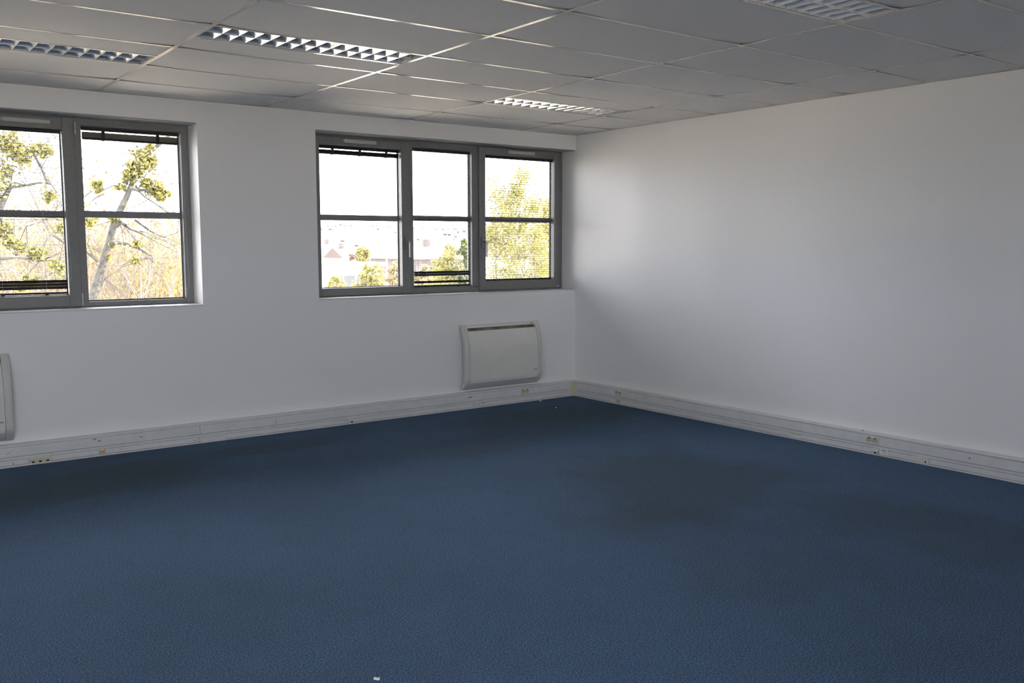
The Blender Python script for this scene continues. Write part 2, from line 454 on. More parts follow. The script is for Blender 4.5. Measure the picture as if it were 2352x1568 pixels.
def handle(parent, x, z):
    mb = MB().cbox(x-.018, x+.018, SY0-.012, SY0, z-.053, z+.053, .004)
    mb.tube([(x, SY0-.008, z+.012), (x, SY0-.040, z+.012), (x+.004, SY0-.048, z+.004), (x+.005, SY0-.050, z-.010)], [.010, .010, .010, .009], 10)
    mb.cbox(x-.005, x+.015, SY0-.058, SY0-.042, z-.125, z+.006, .004)
    mb.build('handle', 'steel', parent, False)
    MB().cbox(x-.019, x+.019, SY0-.0125, SY0, z-.054, z+.054, .004).build('handle_plate', 'greymetal', parent)

def hinge(parent, x, z, l=.085):
    mb = MB().tube([(x, SY0-.008, z-l/2), (x, SY0-.008, z-.002)], .0055, 8).tube([(x, SY0-.008, z+.002), (x, SY0-.008, z+l/2)], .0055, 8)
    mb.build('hinge', 'steel', parent)

def vent(parent, x0, x1, z, y):
    mb = MB().cbox(x0, x1, y-.016, y, z-.0145, z+.0145, .004)
    mb.cbox(x0-.010, x0+.004, y-.012, y, z-.012, z+.012, .003)
    mb.build('vent_cover', 'vent', parent)

# window_1 (left, runs out of the frame)
w1 = struct(empty('window_1'), 'left anthracite window with a tree close outside')
f = MB(); ring(f, W1[0], W1[1], W1[2], W1[3], .05, .058, .036, .056, FY0, FY1)
f.cbox(-4.412, -4.345, FY0+.001, FY1, W1[2]+.03, W1[3]-.05, .003); f.cbox(-5.41, -5.343, FY0+.001, FY1, W1[2]+.03, W1[3]-.05, .003)
f.build('frame', 'frame', w1)
sash = MB(); ring(sash, -5.365, -4.393, 1.034, 2.326, .078, .076, .078, .080, SY0, SY1)
sash = sash.build('casement_sash', 'frame', w1)
pane(sash, -5.287, -4.469, 1.112, 2.246, 1.672)
hinge(sash, -4.386, 2.262); hinge(sash, -4.390, 1.080); vent(sash, -4.828, -4.540, 2.292, SY0); handle(sash, -5.325, 1.475)
fx = MB(); ring(fx, -4.345, W1[1]-.058, 1.061, 2.286, .004, .004, .004, .004, GY-.02, FY1, .001)
fx = fx.build('fixed_light', 'frame', w1); pane(fx, -4.341, W1[1]-.062, 1.065, 2.282, 1.678)
fx = MB(); ring(fx, W1[0]+.05, -5.41, 1.061, 2.286, .004, .004, .004, .004, GY-.02, FY1, .001)
fx = fx.build('fixed_light', 'frame', w1); pane(fx, W1[0]+.054, -5.414, 1.065, 2.282, 1.678)

# window_2 (beside the corner)
w2 = struct(empty('window_2'), 'three-part anthracite window beside the room corner')
f = MB(); ring(f, W2[0], W2[1], W2[2], W2[3], .05, .05, .052, .060, FY0, FY1)
f.cbox(-1.735, -1.684, FY0+.001, FY1, W2[2]+.04, W2[3]-.05, .003); f.cbox(-1.066, -.985, FY0+.001, FY1, W2[2]+.04, W2[3]-.05, .003)
f.build('frame', 'frame', w2)
sash = MB(); ring(sash, -2.655, -1.718, 1.040, 2.338, .09, .090, .064, .068, SY0, SY1)
sash = sash.build('casement_sash', 'frame', w2); pane(sash, -2.565, -1.808, 1.104, 2.270, 1.687)
vent(sash, -2.340, -2.050, 2.312, SY0); handle(sash, -1.764, 1.477); hinge(sash, -2.662, 2.27); hinge(sash, -2.662, 1.09)
fx = MB(); ring(fx, -1.684, -1.066, 1.086, 2.300, .004, .004, .004, .004, GY-.02, FY1, .001)
fx = fx.build('fixed_light', 'frame', w2); pane(fx, -1.680, -1.070, 1.090, 2.296, 1.695)
sash = MB(); ring(sash, -.997, -.046, 1.046, 2.348, .070, .068, .082, .068, SY0, SY1)
sash = sash.build('casement_sash', 'frame', w2); pane(sash, -.927, -.114, 1.128, 2.280, 1.697)
vent(sash, -.659, -.362, 2.318, SY0); handle(sash, -.990+.030, 1.480); hinge(sash, -.028, 2.284); hinge(sash, -.024, 1.085)
MB().cbox(-.080, -.050, SY0-.004, SY0, 1.052, 1.066, .001).build('latch_plate', 'steel', sash)

# added_window_3 is unseen, added behind the camera for fill light
w3 = struct(empty('added_window_3'), 'unseen window row added behind the camera for fill light')
f = MB()
for k in range(4):
    a = -8.8+k*(4.14/3); f.box(a, a+.06, Y0-.27, Y0-.2, 1.02, 2.36)
f.box(-8.8, -4.6, Y0-.27, Y0-.2, 1.02, 1.08).box(-8.8, -4.6, Y0-.27, Y0-.2, 2.30, 2.36).box(-8.8, -4.6, Y0-.26, Y0-.21, 1.67, 1.72)
f.build('frame', 'frame', w3)
MB().box(-8.75, -4.65, Y0-.25, Y0-.246, 1.07, 2.31).build('glass_pane', 'glass', w3)

w4 = struct(empty('added_window_4'), 'unseen window added in the left wall for fill light')  # out of view, added so its daylight brightens the right wall
f = MB()
for k in range(4):
    a = -8.6+k*(2.34/3); f.box(X0-.27, X0-.2, a, a+.06, 1.02, 2.36)
f.box(X0-.27, X0-.2, -8.6, -6.2, 1.02, 1.08).box(X0-.27, X0-.2, -8.6, -6.2, 2.30, 2.36).box(X0-.26, X0-.21, -8.6, -6.2, 1.67, 1.72)
f.build('frame', 'frame', w4)
MB().box(X0-.25, X0-.246, -8.55, -6.25, 1.07, 2.31).build('glass_pane', 'glass', w4)

# ------------------------------------------------------------------ venetian blinds
SP = 0.0212
def slat_mesh(width, name='slat', tilt=0.0):
    prof_o, prof_i = [], []
    for i in range(5):
        t = -1+i*.5
        y = t*.0125; z = .0022*(1-t*t)
        c, s = math.cos(tilt), math.sin(tilt)
        prof_o.append((y*c-z*s, y*s+z*c)); z2 = z-.0005; prof_i.append((y*c-z2*s, y*s+z2*c))
    prof = prof_o + prof_i[::-1]
    mb = MB().prism(prof, -width/2, width/2, 'x')
    me = bpy.data.meshes.new(name); me.from_pydata(mb.v, [], mb.f); me.update(); me.materials.append(MT['slat']); return me
def blind(x0, x1, ztop, zbot, label, raised=False, tilted=(), ladders=2, cord=None, pitch=.0019):
    b = tag(empty('venetian_blind', ((x0+x1)/2, BY, zbot)), label, 'blind', 'venetian blinds')
    wd = x1-x0-.008
    MB().cbox(-wd/2, wd/2, -.011, .012, ztop-zbot-.024, ztop-zbot-.001, .002).build('head_rail', 'slat', b)
    zs = ztop-.024
    me = slat_mesh(wd-.008)
    lad = [(-wd/2)+wd*(k+.5 if ladders > 2 else (k*.56+.22)*ladders)/ladders for k in range(ladders)] if ladders != 2 else [-wd*.29, wd*.27]
    if raised:
        n = 22
        z = zs-.011
        for i in range(n):
            link('slat', me, b, (0, 0, z-zbot-i*pitch))
        zb = z-n*pitch
    else:
        tm = slat_mesh(wd-.008, 'slat', math.radians(52))
        n = int((zs-zbot-.020)/SP)
        for i in range(n):
            z = zs-.016-SP*i
            k = n-1-i
            link('slat', tm if k in tilted else me, b, (0, 0, z-zbot))
        zb = zbot+.010
    MB().cbox(-wd/2+.004, wd/2-.004, -.012, .012, zb-zbot-.010, zb-zbot+.004, .003).build('bottom_rail', 'slat', b)
    for lx in lad:
        for yy in (-.0135, .0135):
            MB().tube([(lx, yy, ztop-zbot-.02), (lx, yy, zb-zbot)], .0007, 4).build('ladder_cord', 'cord', b)
        if raised:
            MB().cbox(lx-.012, lx+.012, -.016, -.0135, zb-zbot-.012, ztop-zbot-.022, .001).build('ladder_fold', 'slat', b)
        MB().cbox(lx-.010, lx+.010, -.014, .014, zb-zbot-.014, zb-zbot-.008, .001).build('rail_clip', 'slat', b)
    if cord:
        side, zlow, gap = cord
        cx = (wd/2 - .004)*side
        y = -.018 if side < 0 else -.048
        pts = [(cx, y, ztop-zbot-.012), (cx, y, (ztop-zbot)*.5), (cx+.002, y, zlow-zbot+.08), (cx+.004*side, y, zlow-zbot+.02), (cx+gap*.5, y, zlow-zbot),
               (cx+gap, y, zlow-zbot+.03), (cx+gap*.95, y, zlow-zbot+.12), (cx+gap*.6, y, (ztop-zbot)*.45), (cx+gap*.2, y, ztop-zbot-.012)]
        MB().tube(pts, .0012, 5).build('pull_cord', 'cord', b)
    return b
blind(-5.287, -4.469, 2.246, 1.122, 'lowered dark blind in the left window, lower slats tilted shut', False, (0, 1, 2), 3, (1, 1.205, .022))
blind(-4.341, W1[1]-.062, 2.282, 1.065, 'dark blind drawn up in a thick stack in the left window', True, (), 2, (1, 1.122, .030))
blind(-2.565, -1.808, 2.270, 1.104, 'dark blind drawn up tight beside the wall pier', True, (), 3, None, .0011)
blind(-1.680, -1.070, 2.296, 1.092, 'lowered blind in the narrow middle pane with some tilted slats', False, (0, 3, 4), 2, (-1, 1.160, .036))
blind(-.927, -.114, 2.280, 1.130, 'fully lowered blind with open slats next to the room corner', False, (), 3, (1, 1.205, .022))

# ------------------------------------------------------------------ recessed ceiling lamps
def make_lamp(x0, x1, y0, y1, label):
    L = x1-x0-BW; W = y1-y0-BW
    o = tag(empty('ceiling_light', ((x0+x1)/2, (y0+y1)/2, H+.002)), label, 'light', 'recessed louvre lights')
    hs = MB()
    hs.box(-L/2, L/2, -W/2, W/2, .085, .09)
    hs.box(-L/2, L/2, -W/2, -W/2+.002, 0, .085).box(-L/2, L/2, W/2-.002, W/2, 0, .085)
    hs.box(-L/2, -L/2+.002, -W/2, W/2, 0, .085).box(L/2-.002, L/2, -W/2, W/2, 0, .085)
    hs.build('housing', 'housing', o)
    rw = (W-.006)/2
    nb = 14; pitch = (L-.008)/nb
    def half(z): return rw/2*(1-.52*(z/.055)**1.6)          # parabolic side wall
    zs = [0, .010, .020, .032, .044, .055]
    for s in (-1, 1):
        cy = s*(rw/2+.0005)
        for t in (-1, 1):
            mb = MB(); pts = []
            for xx in (-L/2+.003, L/2-.003):
                for z in zs: pts.append((xx, cy+t*half(z), z))
            n = len(zs)
            mb.poly(pts, [(i, i+1, n+i+1, n+i) for i in range(n-1)])
            mb.build('side_reflector', 'reflect', o, True)
        MB().tube([(-L/2+.02, cy, .070), (L/2-.02, cy, .070)], .012, 10).build('fluorescent_tube', 'tube', o)
        if ('blade', round(rw, 4)) not in bcache:
            mb = MB()
            for t in (-1, 1):
                pts = []
                zb_ = [0, .006, .013, .020, .028, .036]
                for z in zb_:
                    hx = .0012+sum(math.tan(math.radians(29+34*(q+.5)/20*z/.036))*z/20 for q in range(20))
                    pts += [(t*hx, -half(z), z), (t*hx, half(z), z)]
                n = len(zb_)
                mb.poly(pts, [(2*i, 2*i+1, 2*i+3, 2*i+2) for i in range(n-1)])
            mb.box(-.0012, .0012, -half(0), half(0), -.0004, 0)
            me = bpy.data.meshes.new('louvre_blade'); me.from_pydata(mb.v, [], mb.f); me.update(); me.materials.append(MT['blade'])
            bcache[('blade', round(rw, 4))] = me
        for k in range(1, nb):
            link('louvre_blade', bcache[('blade', round(rw, 4))], o, (-L/2+.004+pitch*k, cy, 0))
    return o
LAMP_LABELS = {}
for (x0, x1, y0, y1) in lamp_slots:
    if x0 < -5: lb = 'recessed louvre light at the left edge above the left window'
    elif x0 < -4: lb = 'brightest recessed louvre light with two rows of white cells'
    elif x1 > -1: lb = 'recessed louvre light nearest the room corner'
    else: lb = 'recessed louvre light cut off by the top edge on the right'
    make_lamp(x0, x1, y0, y1, lb)

# ------------------------------------------------------------------ skirting trunking
TD, TH = 0.055, 0.150
def trunk_profile(sgn=-1):
    # (depth, z) outline with recessed channel for the two covers
    return [(0, 0), (TD, 0), (TD, .010), (TD-.011, .011), (TD-.011, .051), (TD, .052), (TD, .066), (TD-.011, .067), (TD-.011, .137), (TD, .138), (TD, TH-.005), (TD-.004, TH), (0, TH)]
def trunk(nm, axis, a0, a1, upper, lower, label):
    prof = [(-d, z) for d, z in trunk_profile()]
    o = struct(MB().prism(prof, a0, a1, axis).build(nm, 'trunk'), label)
    def covers(breaks, z0, z1):
        bs = [a0]+sorted(breaks)+[a1]
        for i in range(len(bs)-1):
            p, q = bs[i]+.0012, bs[i+1]-.0012
            mb = MB()
            if axis == 'x': mb.cbox(p, q, -TD-.0005, -TD+.0115, z0, z1, .0008)
            else: mb.cbox(-TD-.0005, -TD+.0115, p, q, z0, z1, .0008)
            mb.build('trunking_cover', 'trunk', o)
    covers(upper, .0705, .1335); covers(lower, .0140, .0480)
    return o
base_front = trunk('baseboard_front', 'x', X0, -TD, [-3.680, -3.090, -1.20, -6.2], [-3.690, -2.478, -4.822, -1.25], 'white two-channel cable trunking along the window wall')
base_right = trunk('baseboard_right', 'y', Y0, -TD, [-6.1], [-3.176, -3.353, -3.666, -6.4], 'white two-channel cable trunking along the right wall')
# beige corner cover
cc = MB()
pr = [(-.105, 0.0), (-.105, -.058), (-.098, -.064), (-.070, -.068), (-.066, -.072), (-.064, -.098), (-.058, -.105), (0, -.105), (0, 0)]
cc.prism(pr, 0.002, .146, 'z')
tag(cc.build('corner_cover', 'cream', base_front), 'beige plastic inner-corner cover')

# scuffs and marks on the trunking
def scuff(parent, axis, a, z, l, h, ang=0.0, m='scuff'):
    mb = MB(); c, s = math.cos(ang), math.sin(ang)
    pts = []
    for u, v in ((-l/2, -h*.2), (-l*.2, -h/2), (l/2, -h*.1), (l*.3, h/2), (-l*.35, h*.45)):
        uu, vv = u*c-v*s, u*s+v*c
        pts.append((a+uu, z+vv))
    d0, d1 = -TD-.0005, -TD-.0011
    n = len(pts)
    if axis == 'x': P = [(p[0], d0, p[1]) for p in pts] + [(p[0], d1, p[1]) for p in pts]
    else: P = [(d0, p[0], p[1]) for p in pts] + [(d1, p[0], p[1]) for p in pts]
    mb.poly(P, [tuple(range(n)), tuple(range(n, 2*n))] + [(i, (i+1) % n, (i+1) % n+n, i+n) for i in range(n)])
    mb.build('scuff_mark', m, parent)
for a, z, l, h, g in ((-4.095, .100, .030, .006, -.3), (-4.24, .033, .018, .003, 0), (-4.09, .034, .008, .003, 0), (-4.405, .122, .030, .008, .1), (-4.375, .108, .028, .008, .1),
                      (-4.91, .022, .012, .008, .8), (-4.93, .10, .05, .002, .6), (-3.72, .028, .016, .006, 0), (-1.13, .038, .010, .012, .5), (-1.105, .042, .016, .006, .2), (-1.27, .105, .05, .010, .05), (-2.51, .036, .010, .006, .7)):
    scuff(base_front, 'x', a, z, l, h, g)
for a, z, l, h, g in ((-3.93, .100, .012, .012, .4), (-1.03, .030, .006, .008, 0), (-1.02, .108, .02, .006, 0)):
    scuff(base_right, 'y', a, z, l, h, g)
MB().disc((-.030, -3.155, TH-.002), .006, .008, (0, 0, 1), 10).build('screw_head', 'greymetal', base_right)

# sockets: local frame u along the wall, v up, n out of the wall
class Wall:
    def __init__(s, side): s.side = side
    def root(s, name, a):
        if s.side == 'front': return empty(name, (a, -TD-.0005, 0), 0)
        return empty(name, (-TD-.0005, a, 0), math.radians(-90))    # local +x runs towards the camera side
# local coordinates: x along the wall (to the right as seen), y = -out of wall, z up
def power_pair(side, a, label):
    o = tag(Wall(side).root('power_socket', a), label, 'socket', 'double power sockets')
    MB().cbox(-.046, .046, -.004, 0, .0735, .1325, .0015).build('face_plate', 'offwhite', o)
    for s in (-1, 1):
        cx, cz = s*.0225, .103
        rg = MB(); n = 24; pts = []
        for (r, y) in ((.0215, -.004), (.0215, -.008), (.0190, -.008), (.0175, -.0042)):
            for k in range(n): pts.append((cx+r*math.cos(6.2832*k/n), y, cz+r*math.sin(6.2832*k/n)))
        fs = [(j*n+k, j*n+(k+1) % n, (j+1)*n+(k+1) % n, (j+1)*n+k) for j in range(3) for k in range(n)] + [tuple(range(3*n, 4*n))]
        rg.poly(pts, fs)
        ring_ = rg.build('socket_ring', 'cream', o)
        MB().disc((cx-.0085, -.0040, cz-.004), .0032, .0014, (0, -1, 0), 10).disc((cx+.0085, -.0040, cz-.004), .0032, .0014, (0, -1, 0), 10).build('pin_hole', 'black', ring_)
        MB().disc((cx, -.0040, cz+.009), .0028, .009, (0, -1, 0), 8).build('earth_pin', 'black', ring_)
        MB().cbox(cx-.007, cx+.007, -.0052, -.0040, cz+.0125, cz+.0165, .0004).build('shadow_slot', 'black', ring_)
    return o
def data_jack(side, a, n, label, m='offwhite', hood=True, group='data sockets'):
    o = tag(Wall(side).root('data_socket', a), label, 'socket', group)
    wd = .0445*n
    MB().cbox(-wd/2, wd/2, -.0035, 0, .0105, .0525, .0012).build('face_plate', m, o)
    for k in range(n):
        cx = -wd/2+.0445*(k+.5)
        MB().cbox(cx-.010, cx+.010, -.0040, -.0030, .042, .050, .0004).build('label_window', 'white', o)
        MB().cbox(cx-.005, cx+.005, -.0045, -.0035, .0455, .0475, .0003).build('label_print', 'mark', o)
        if hood:
            pr = [(-.003, .040), (-.017, .030), (-.017, .013), (-.003, .012)]
            h_ = MB().prism(pr, cx-.018, cx+.018, 'x').build('jack_hood', m, o)
            MB().cbox(cx-.009, cx+.009, -.0180, -.0160, .016, .027, .0004).build('jack_opening', 'black', h_)
    return o
power_pair('front', -.657, 'double power socket on the trunking under the corner heater')
power_pair('right', -.686, 'double power socket on the right wall nearest the corner')
power_pair('right', -3.250, 'double power socket on the right wall, farther from the corner')
data_jack('front', -4.752, 3, 'cream triple data socket with three dark openings at far left', 'cream')
data_jack('front', -2.450, 1, 'single data socket with dark opening below the wall pier')
data_jack('right', -3.283, 1, 'single hooded data socket under the right wall power socket')

o = tag(Wall('front').root('data_socket', -4.360), 'single yellowed blank socket cover on the left of the trunking', 'socket', 'data sockets')
MB().cbox(-.021, .021, -.004, 0, .0105, .0525, .0015).build('face_plate', 'tan', o)
MB().cbox(-.016, .013, -.0048, -.0035, .042, .050, .0004).build('label_window', 'white', o)
MB().cbox(-.013, .013, -.0052, -.0035, .017, .036, .001).build('shutter', 'tan', o)
MB().cbox(-.006, .008, -.0056, -.0040, .030, .032, .0003).build('shutter_slot', 'scuff', o)
o = tag(Wall('right').root('data_socket', -.684), 'single yellowed blank socket cover nearest the corner', 'socket', 'data sockets')
MB().cbox(-.024, .024, -.004, 0, .0105, .0525, .0015).build('face_plate', 'tan', o)
MB().cbox(-.016, .016, -.0048, -.0035, .044, .051, .0004).build('label_window', 'white', o)
MB().cbox(-.005, .006, -.0054, -.0035, .046, .048, .0003).build('label_print', 'mark', o)

o = tag(Wall('front').root('socket_strip', -3.580), 'white blank strip of four socket modules on window wall trunking', 'socket strip')
MB().cbox(-.090, .090, -.0025, 0, .0105, .0525, .0010).build('face_plate', 'trunk', o)
for k in range(4):
    cx = -.0675+.045*k
    MB().cbox(cx-.020, cx+.020, -.0032, -.002, .034, .051, .0005).build('module_cover', 'offwhite', o)
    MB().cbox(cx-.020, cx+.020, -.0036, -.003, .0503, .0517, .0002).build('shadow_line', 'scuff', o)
    for t in (-.010, .010): MB().disc((cx+t, -.0030, .0385), .0022, .0008, (0, -1, 0), 8).build('module_notch', 'mark', o)
o = tag(Wall('right').root('socket_strip', -2.615), 'blank strip of socket modules midway along the right wall', 'socket strip')
MB().cbox(-.050, .050, -.0025, 0, .0105, .0525, .0010).build('face_plate', 'offwhite', o)
for k in range(4):
    cx = -.0375+.025*k
    MB().cbox(cx-.010, cx+.010, -.0034, -.002, .034, .051, .0005).build('module_cover', 'cream', o)
    MB().disc((cx, -.0034, .0445), .0020, .0006, (0, -1, 0), 8).build('module_notch', 'scuff', o)
for s in (-1, 1): MB().cbox(s*.023-.020, s*.023+.020, -.0034, -.002, .013, .032, .0006).build('module_flap', 'white', o)
o = tag(Wall('front').root('socket_strip', -1.203), 'double blank socket cover below the left end of the heater', 'socket strip')
for s in (-1, 1):
    MB().cbox(s*.0225-.0215, s*.0225+.0215, -.004, 0, .0105, .0525, .0012).build('face_plate', 'offwhite', o)
    MB().cbox(s*.0225-.006, s*.0225+.008, -.0046, -.0035, .0455, .0475, .0003).build('label_print', 'mark', o)
    MB().cbox(s*.0225-.013, s*.0225+.013, -.0050, -.0035, .016, .038, .001).build('shutter', 'cream', o)
o = tag(Wall('right').root('blank_plate', -3.342), 'white blank plate beside the hooded data socket', 'plate')
MB().cbox(-.030, .030, -.003, 0, .0105, .0525, .0012).build('face_plate', 'white', o)
MB().cbox(-.020, .012, -.0036, -.0025, .041, .047, .0004).build('label_window', 'scuff', o)
MB().cbox(-.016, .020, -.0038, -.0025, .015, .037, .0008).build('shutter', 'offwhite', o)
o = tag(Wall('right').root('phone_socket', -3.622), 'flat cream telephone plate with one black jack', 'socket')
MB().cbox(-.046, .046, -.004, 0, .0105, .0535, .0012).build('face_plate', 'offwhite', o)
MB().cbox(.014, .025, -.0050, -.0036, .016, .027, .0006).build('jack_opening', 'black', o)
for s, z in ((-1, .040), (1, .040)): MB().disc((s*.041, -.0036, z), .0018, .0010, (0, -1, 0), 8).build('screw_head', 'scuff', o)
MB().cbox(-.034, -.020, -.0046, -.0036, .015, .030, .0006).build('knockout', 'cream', o)
for t in (-.008, .0): MB().disc((t, -.0036, .036), .0018, .0008, (0, -1, 0), 8).build('pin_mark', 'scuff', o)

# ------------------------------------------------------------------ electric panel heaters
def heater(x0, x1, z0, z1, label):
    o = tag(empty('panel_heater', (x0, 0, z0)), label, 'heater', 'electric panel heaters')
    Wd, Hh = x1-x0, z1-z0
    def front(z):                        # depth of the curved front at height z
        t = z/Hh
        if t < .17: return .040+(.108-.040)*math.sin(t/.17*math.pi/2)
        if t > .58: return .108-(.108-.036)*(1-math.cos((t-.58)/.42*math.pi/2))
        return .108
    def prof(za, zb, off, back=.052, n=24):
        p = [(-front(za+(zb-za)*i/n)-off, za+(zb-za)*i/n) for i in range(n+1)]
        return p + [(-max(.009, front(za+(zb-za)*i/n)-back), za+(zb-za)*i/n) for i in range(n, -1, -1)]
    cap = .054
    def loft(xs, nm, m, za, zb):
        """side cap whose outer edge is rounded back"""
        n = 30; mb = MB(); rows = []
        for (xx, dd) in xs:
            rows.append([(xx, -max(.014, front(za+(zb-za)*i/n)-dd), za+(zb-za)*i/n) for i in range(n+1)] + [(xx, -max(.008, front(za+(zb-za)*i/n)-.052), za+(zb-za)*i/n) for i in range(n, -1, -1)])
        k = len(rows[0]); pts = [p for r_ in rows for p in r_]
        fs = [(a*k+i, a*k+(i+1) % k, (a+1)*k+(i+1) % k, (a+1)*k+i) for a in range(len(rows)-1) for i in range(k)]
        fs += [tuple(range(k))[::-1], tuple(range((len(rows)-1)*k, len(rows)*k))]
        mb.poly(pts, fs); return mb.build(nm, m, o)
    loft([(0, .020), (.004, .009), (.012, .003), (.022, 0), (cap-.0015, 0)], 'end_cap', 'heatergrey', 0, Hh)
    loft([(Wd-cap+.0015, 0), (Wd-.022, 0), (Wd-.012, .003), (Wd-.004, .009), (Wd, .020)], 'end_cap', 'heatergrey', 0, Hh)
    pan = MB().prism(prof(.092, Hh*.905, -.004), cap, Wd-cap, 'x').build('front_panel', 'heater', o)
    MB().prism(prof(Hh*.952, Hh-.002, -.003, n=5), cap, Wd-cap, 'x').build('top_cap', 'heater', o)
    MB().prism(prof(Hh*.90, Hh*.96, -.022, n=5), cap+.001, Wd-cap-.001, 'x').build('outlet_slot', 'heaterslot', o)
    MB().prism(prof(.001, .062, -.004, n=6), cap, Wd-cap, 'x').build('bottom_cap', 'heatergrey', o)
    MB().prism(prof(.058, .098, -.010, n=6), cap+.001, Wd-cap-.001, 'x').build('air_intake', 'white', o)
    y = -front(.135)+.004
    xm = Wd-cap-.050
    mk = MB().cbox(xm, xm+.006, y-.0012, y+.001, .128, .141, .0003)
    for k in range(5): mk.cbox(xm+.008+k*.007, xm+.0135+k*.007, y-.0012, y+.001, .132, .139 if k % 2 else .1405, .0003)
    tag(mk.build('maker_mark', 'mark', pan), 'small dark printed mark')
    zk = Hh-.016
    MB().disc((Wd-cap-.032, -front(zk)+.004, zk), .0075, .004, (0, -1, .25), 12).build('control_button', 'mark', o)
    return o
heater(-1.347, -.482, .172, .752, 'white electric panel heater on the wall under the corner window')
heater(-5.765, -4.896, .178, .752, 'white electric panel heater cut off by the left edge')

# ------------------------------------------------------------------ litter on the carpet
def scrap(x, y, l, wd, rot, label):
    mb = MB(); n = 5; pts = []
    for i in range(n):
        t = i/(n-1)-.5
        zz = .0035+.004*abs(math.sin(3.0*t+rot))
        for s in (-.5, .5):
            px, py = t*l, s*wd*(1-.35*abs(t))
            pts.append((x+px*math.cos(rot)-py*math.sin(rot), y+px*math.sin(rot)+py*math.cos(rot), zz+.002*s))
    m_ = len(pts); pts += [(p[0], p[1], max(.0004, p[2]-.003)) for p in pts]
    fs = []
    for i in range(n-1):
        a = 2*i; fs += [(a, a+1, a+3, a+2), (m_+a, m_+a+2, m_+a+3, m_+a+1), (a, a+2, m_+a+2, m_+a), (a+1, m_+a+1, m_+a+3, a+3)]
    fs += [(0, m_, m_+1, 1), (2*n-2, 2*n-1, m_+2*n-1, m_+2*n-2)]
    mb.poly(pts, fs); tag(mb.build('paper_scrap', 'paper'), label, 'paper', 'paper scraps on the carpet')
scrap(-4.428, -4.170, .020, .010, -.5, 'curled white paper scrap on the carpet at the bottom edge')
scrap(-.634, -.487, .014, .010, .4, 'tiny white paper scrap on carpet out from the corner')
scrap(-.522, -.118, .030, .010, .1, 'small white paper scrap against the trunking near the corner')

# ================================================================== outside
GZ = -4.6
struct(MB().box(-700, 700, -300, 900, GZ-.5, GZ).build('ground', 'field'), 'pale winter meadow below the windows')

def branch_tree(mb, lf, p, d, l, r, depth, rng, spread=.55, up=.15, leaf=.05, leafn=0, kids=(2, 4), sides=4):
    """recursive branch: bent tube, children along it, leaves at the ends"""
    n = 3; pts = [p]; dd = d.copy()
    for i in range(n):
        dd = (dd + Vector((rng.gauss(0, .16), rng.gauss(0, .16), rng.gauss(0, .12)+up*.3))).normalized()
        pts.append(pts[-1]+dd*l/n)
    mb.tube(pts, [r, r*.85, r*.7, r*.5], sides if r > .012 else 3, False)
    if depth == 0:
        for _ in range(leafn):
            q = pts[rng.randrange(1, 4)] + Vector((rng.gauss(0, 1), rng.gauss(0, 1), rng.gauss(0, 1)))*leaf*1.6
            lf.quad_leaf(q, leaf*rng.uniform(.6, 1.3), rng)
        return
    for k in range(rng.randint(*kids)):
        t = rng.uniform(.3, 1.0)
        i = min(int(t*n), n-1); q = pts[i].lerp(pts[i+1], t*n-i)
        ax = Vector((rng.gauss(0, 1), rng.gauss(0, 1), rng.gauss(0, .6)))
        nd = (dd + ax.normalized()*spread*rng.uniform(.7, 1.4) + Vector((0, 0, up))).normalized()
        branch_tree(mb, lf, q, nd, l*rng.uniform(.5, .75), r*.5, depth-1, rng, spread, up, leaf, leafn, kids, sides)

def clump(lf, c, r, n, size, rng, squash=1.0):
    subs = []
    for _ in range(7):
        v = Vector((rng.gauss(0, 1), rng.gauss(0, 1), rng.gauss(0, 1))).normalized()*rng.uniform(.2, .85)*r
        subs.append((Vector((v.x, v.y, v.z*squash)), r*rng.uniform(.22, .5)))
    for _ in range(n):
        p, q = rng.choice(subs)
        lf.quad_leaf(Vector(c)+p+Vector((rng.gauss(0, .55), rng.gauss(0, .55), rng.gauss(0, .55)*squash))*q, size*rng.uniform(.6, 1.4), rng)

# ---- ivy-covered tree close to the left window
rng = random.Random(11)
Y = 9.0
tr = tag(empty('ivy_tree', at(150, 900, Y).to_tuple()[:2]+(GZ,)), 'leaning tree with ivy clumps close outside the left window', 'tree')
def tp(*pp, Y=9.0, jit=0.0): return [at(a, b, Y+rng.uniform(-jit, jit)) for a, b in pp]
def rel(o, mb):
    L_ = o.location; mb.v = [(v[0]-L_.x, v[1]-L_.y, v[2]-L_.z) for v in mb.v]; return mb
trunk_pts = [tr.location.copy()] + tp((188, 800), (205, 720), (220, 662), (234, 615), (250, 560), (262, 515), (275, 485), (292, 450), (302, 425), (310, 395), (330, 362), (362, 335), (392, 308), (425, 290), (480, 250))
tr_r = [.12, .10, .085, .072, .062, .056, .055, .052, .045, .040, .045, .036, .030, .028, .024, .015]
rel(tr, MB().tube(trunk_pts, tr_r, 9)).build('trunk', 'bark', tr, True)
for pp, r0 in ((((258, 556), (280, 558), (300, 563), (322, 572), (352, 590)), .030), (((268, 520), (277, 511), (288, 517), (300, 527), (318, 532), (345, 548)), .026), (((302, 432), (318, 437), (336, 436), (360, 452)), .028),
               (((232, 620), (216, 660), (214, 690), (206, 740)), .018), (((310, 430), (330, 450), (360, 470), (400, 500)), .014), (((296, 446), (282, 430), (262, 425), (230, 440)), .014),
               (((225, 600), (190, 570), (150, 560), (120, 540)), .022), (((310, 505), (345, 530), (360, 538), (420, 560)), .016), (((240, 445), (218, 455), (205, 470)), .012)):
    q = tp(*pp, jit=.25)
    rel(tr, MB().tube(q, [1.35*r0*(1-.7*i/(len(q)-1)) for i in range(len(q))], 6)).build('branch', 'bark', tr, True)
tw, lfm = MB(), MB()
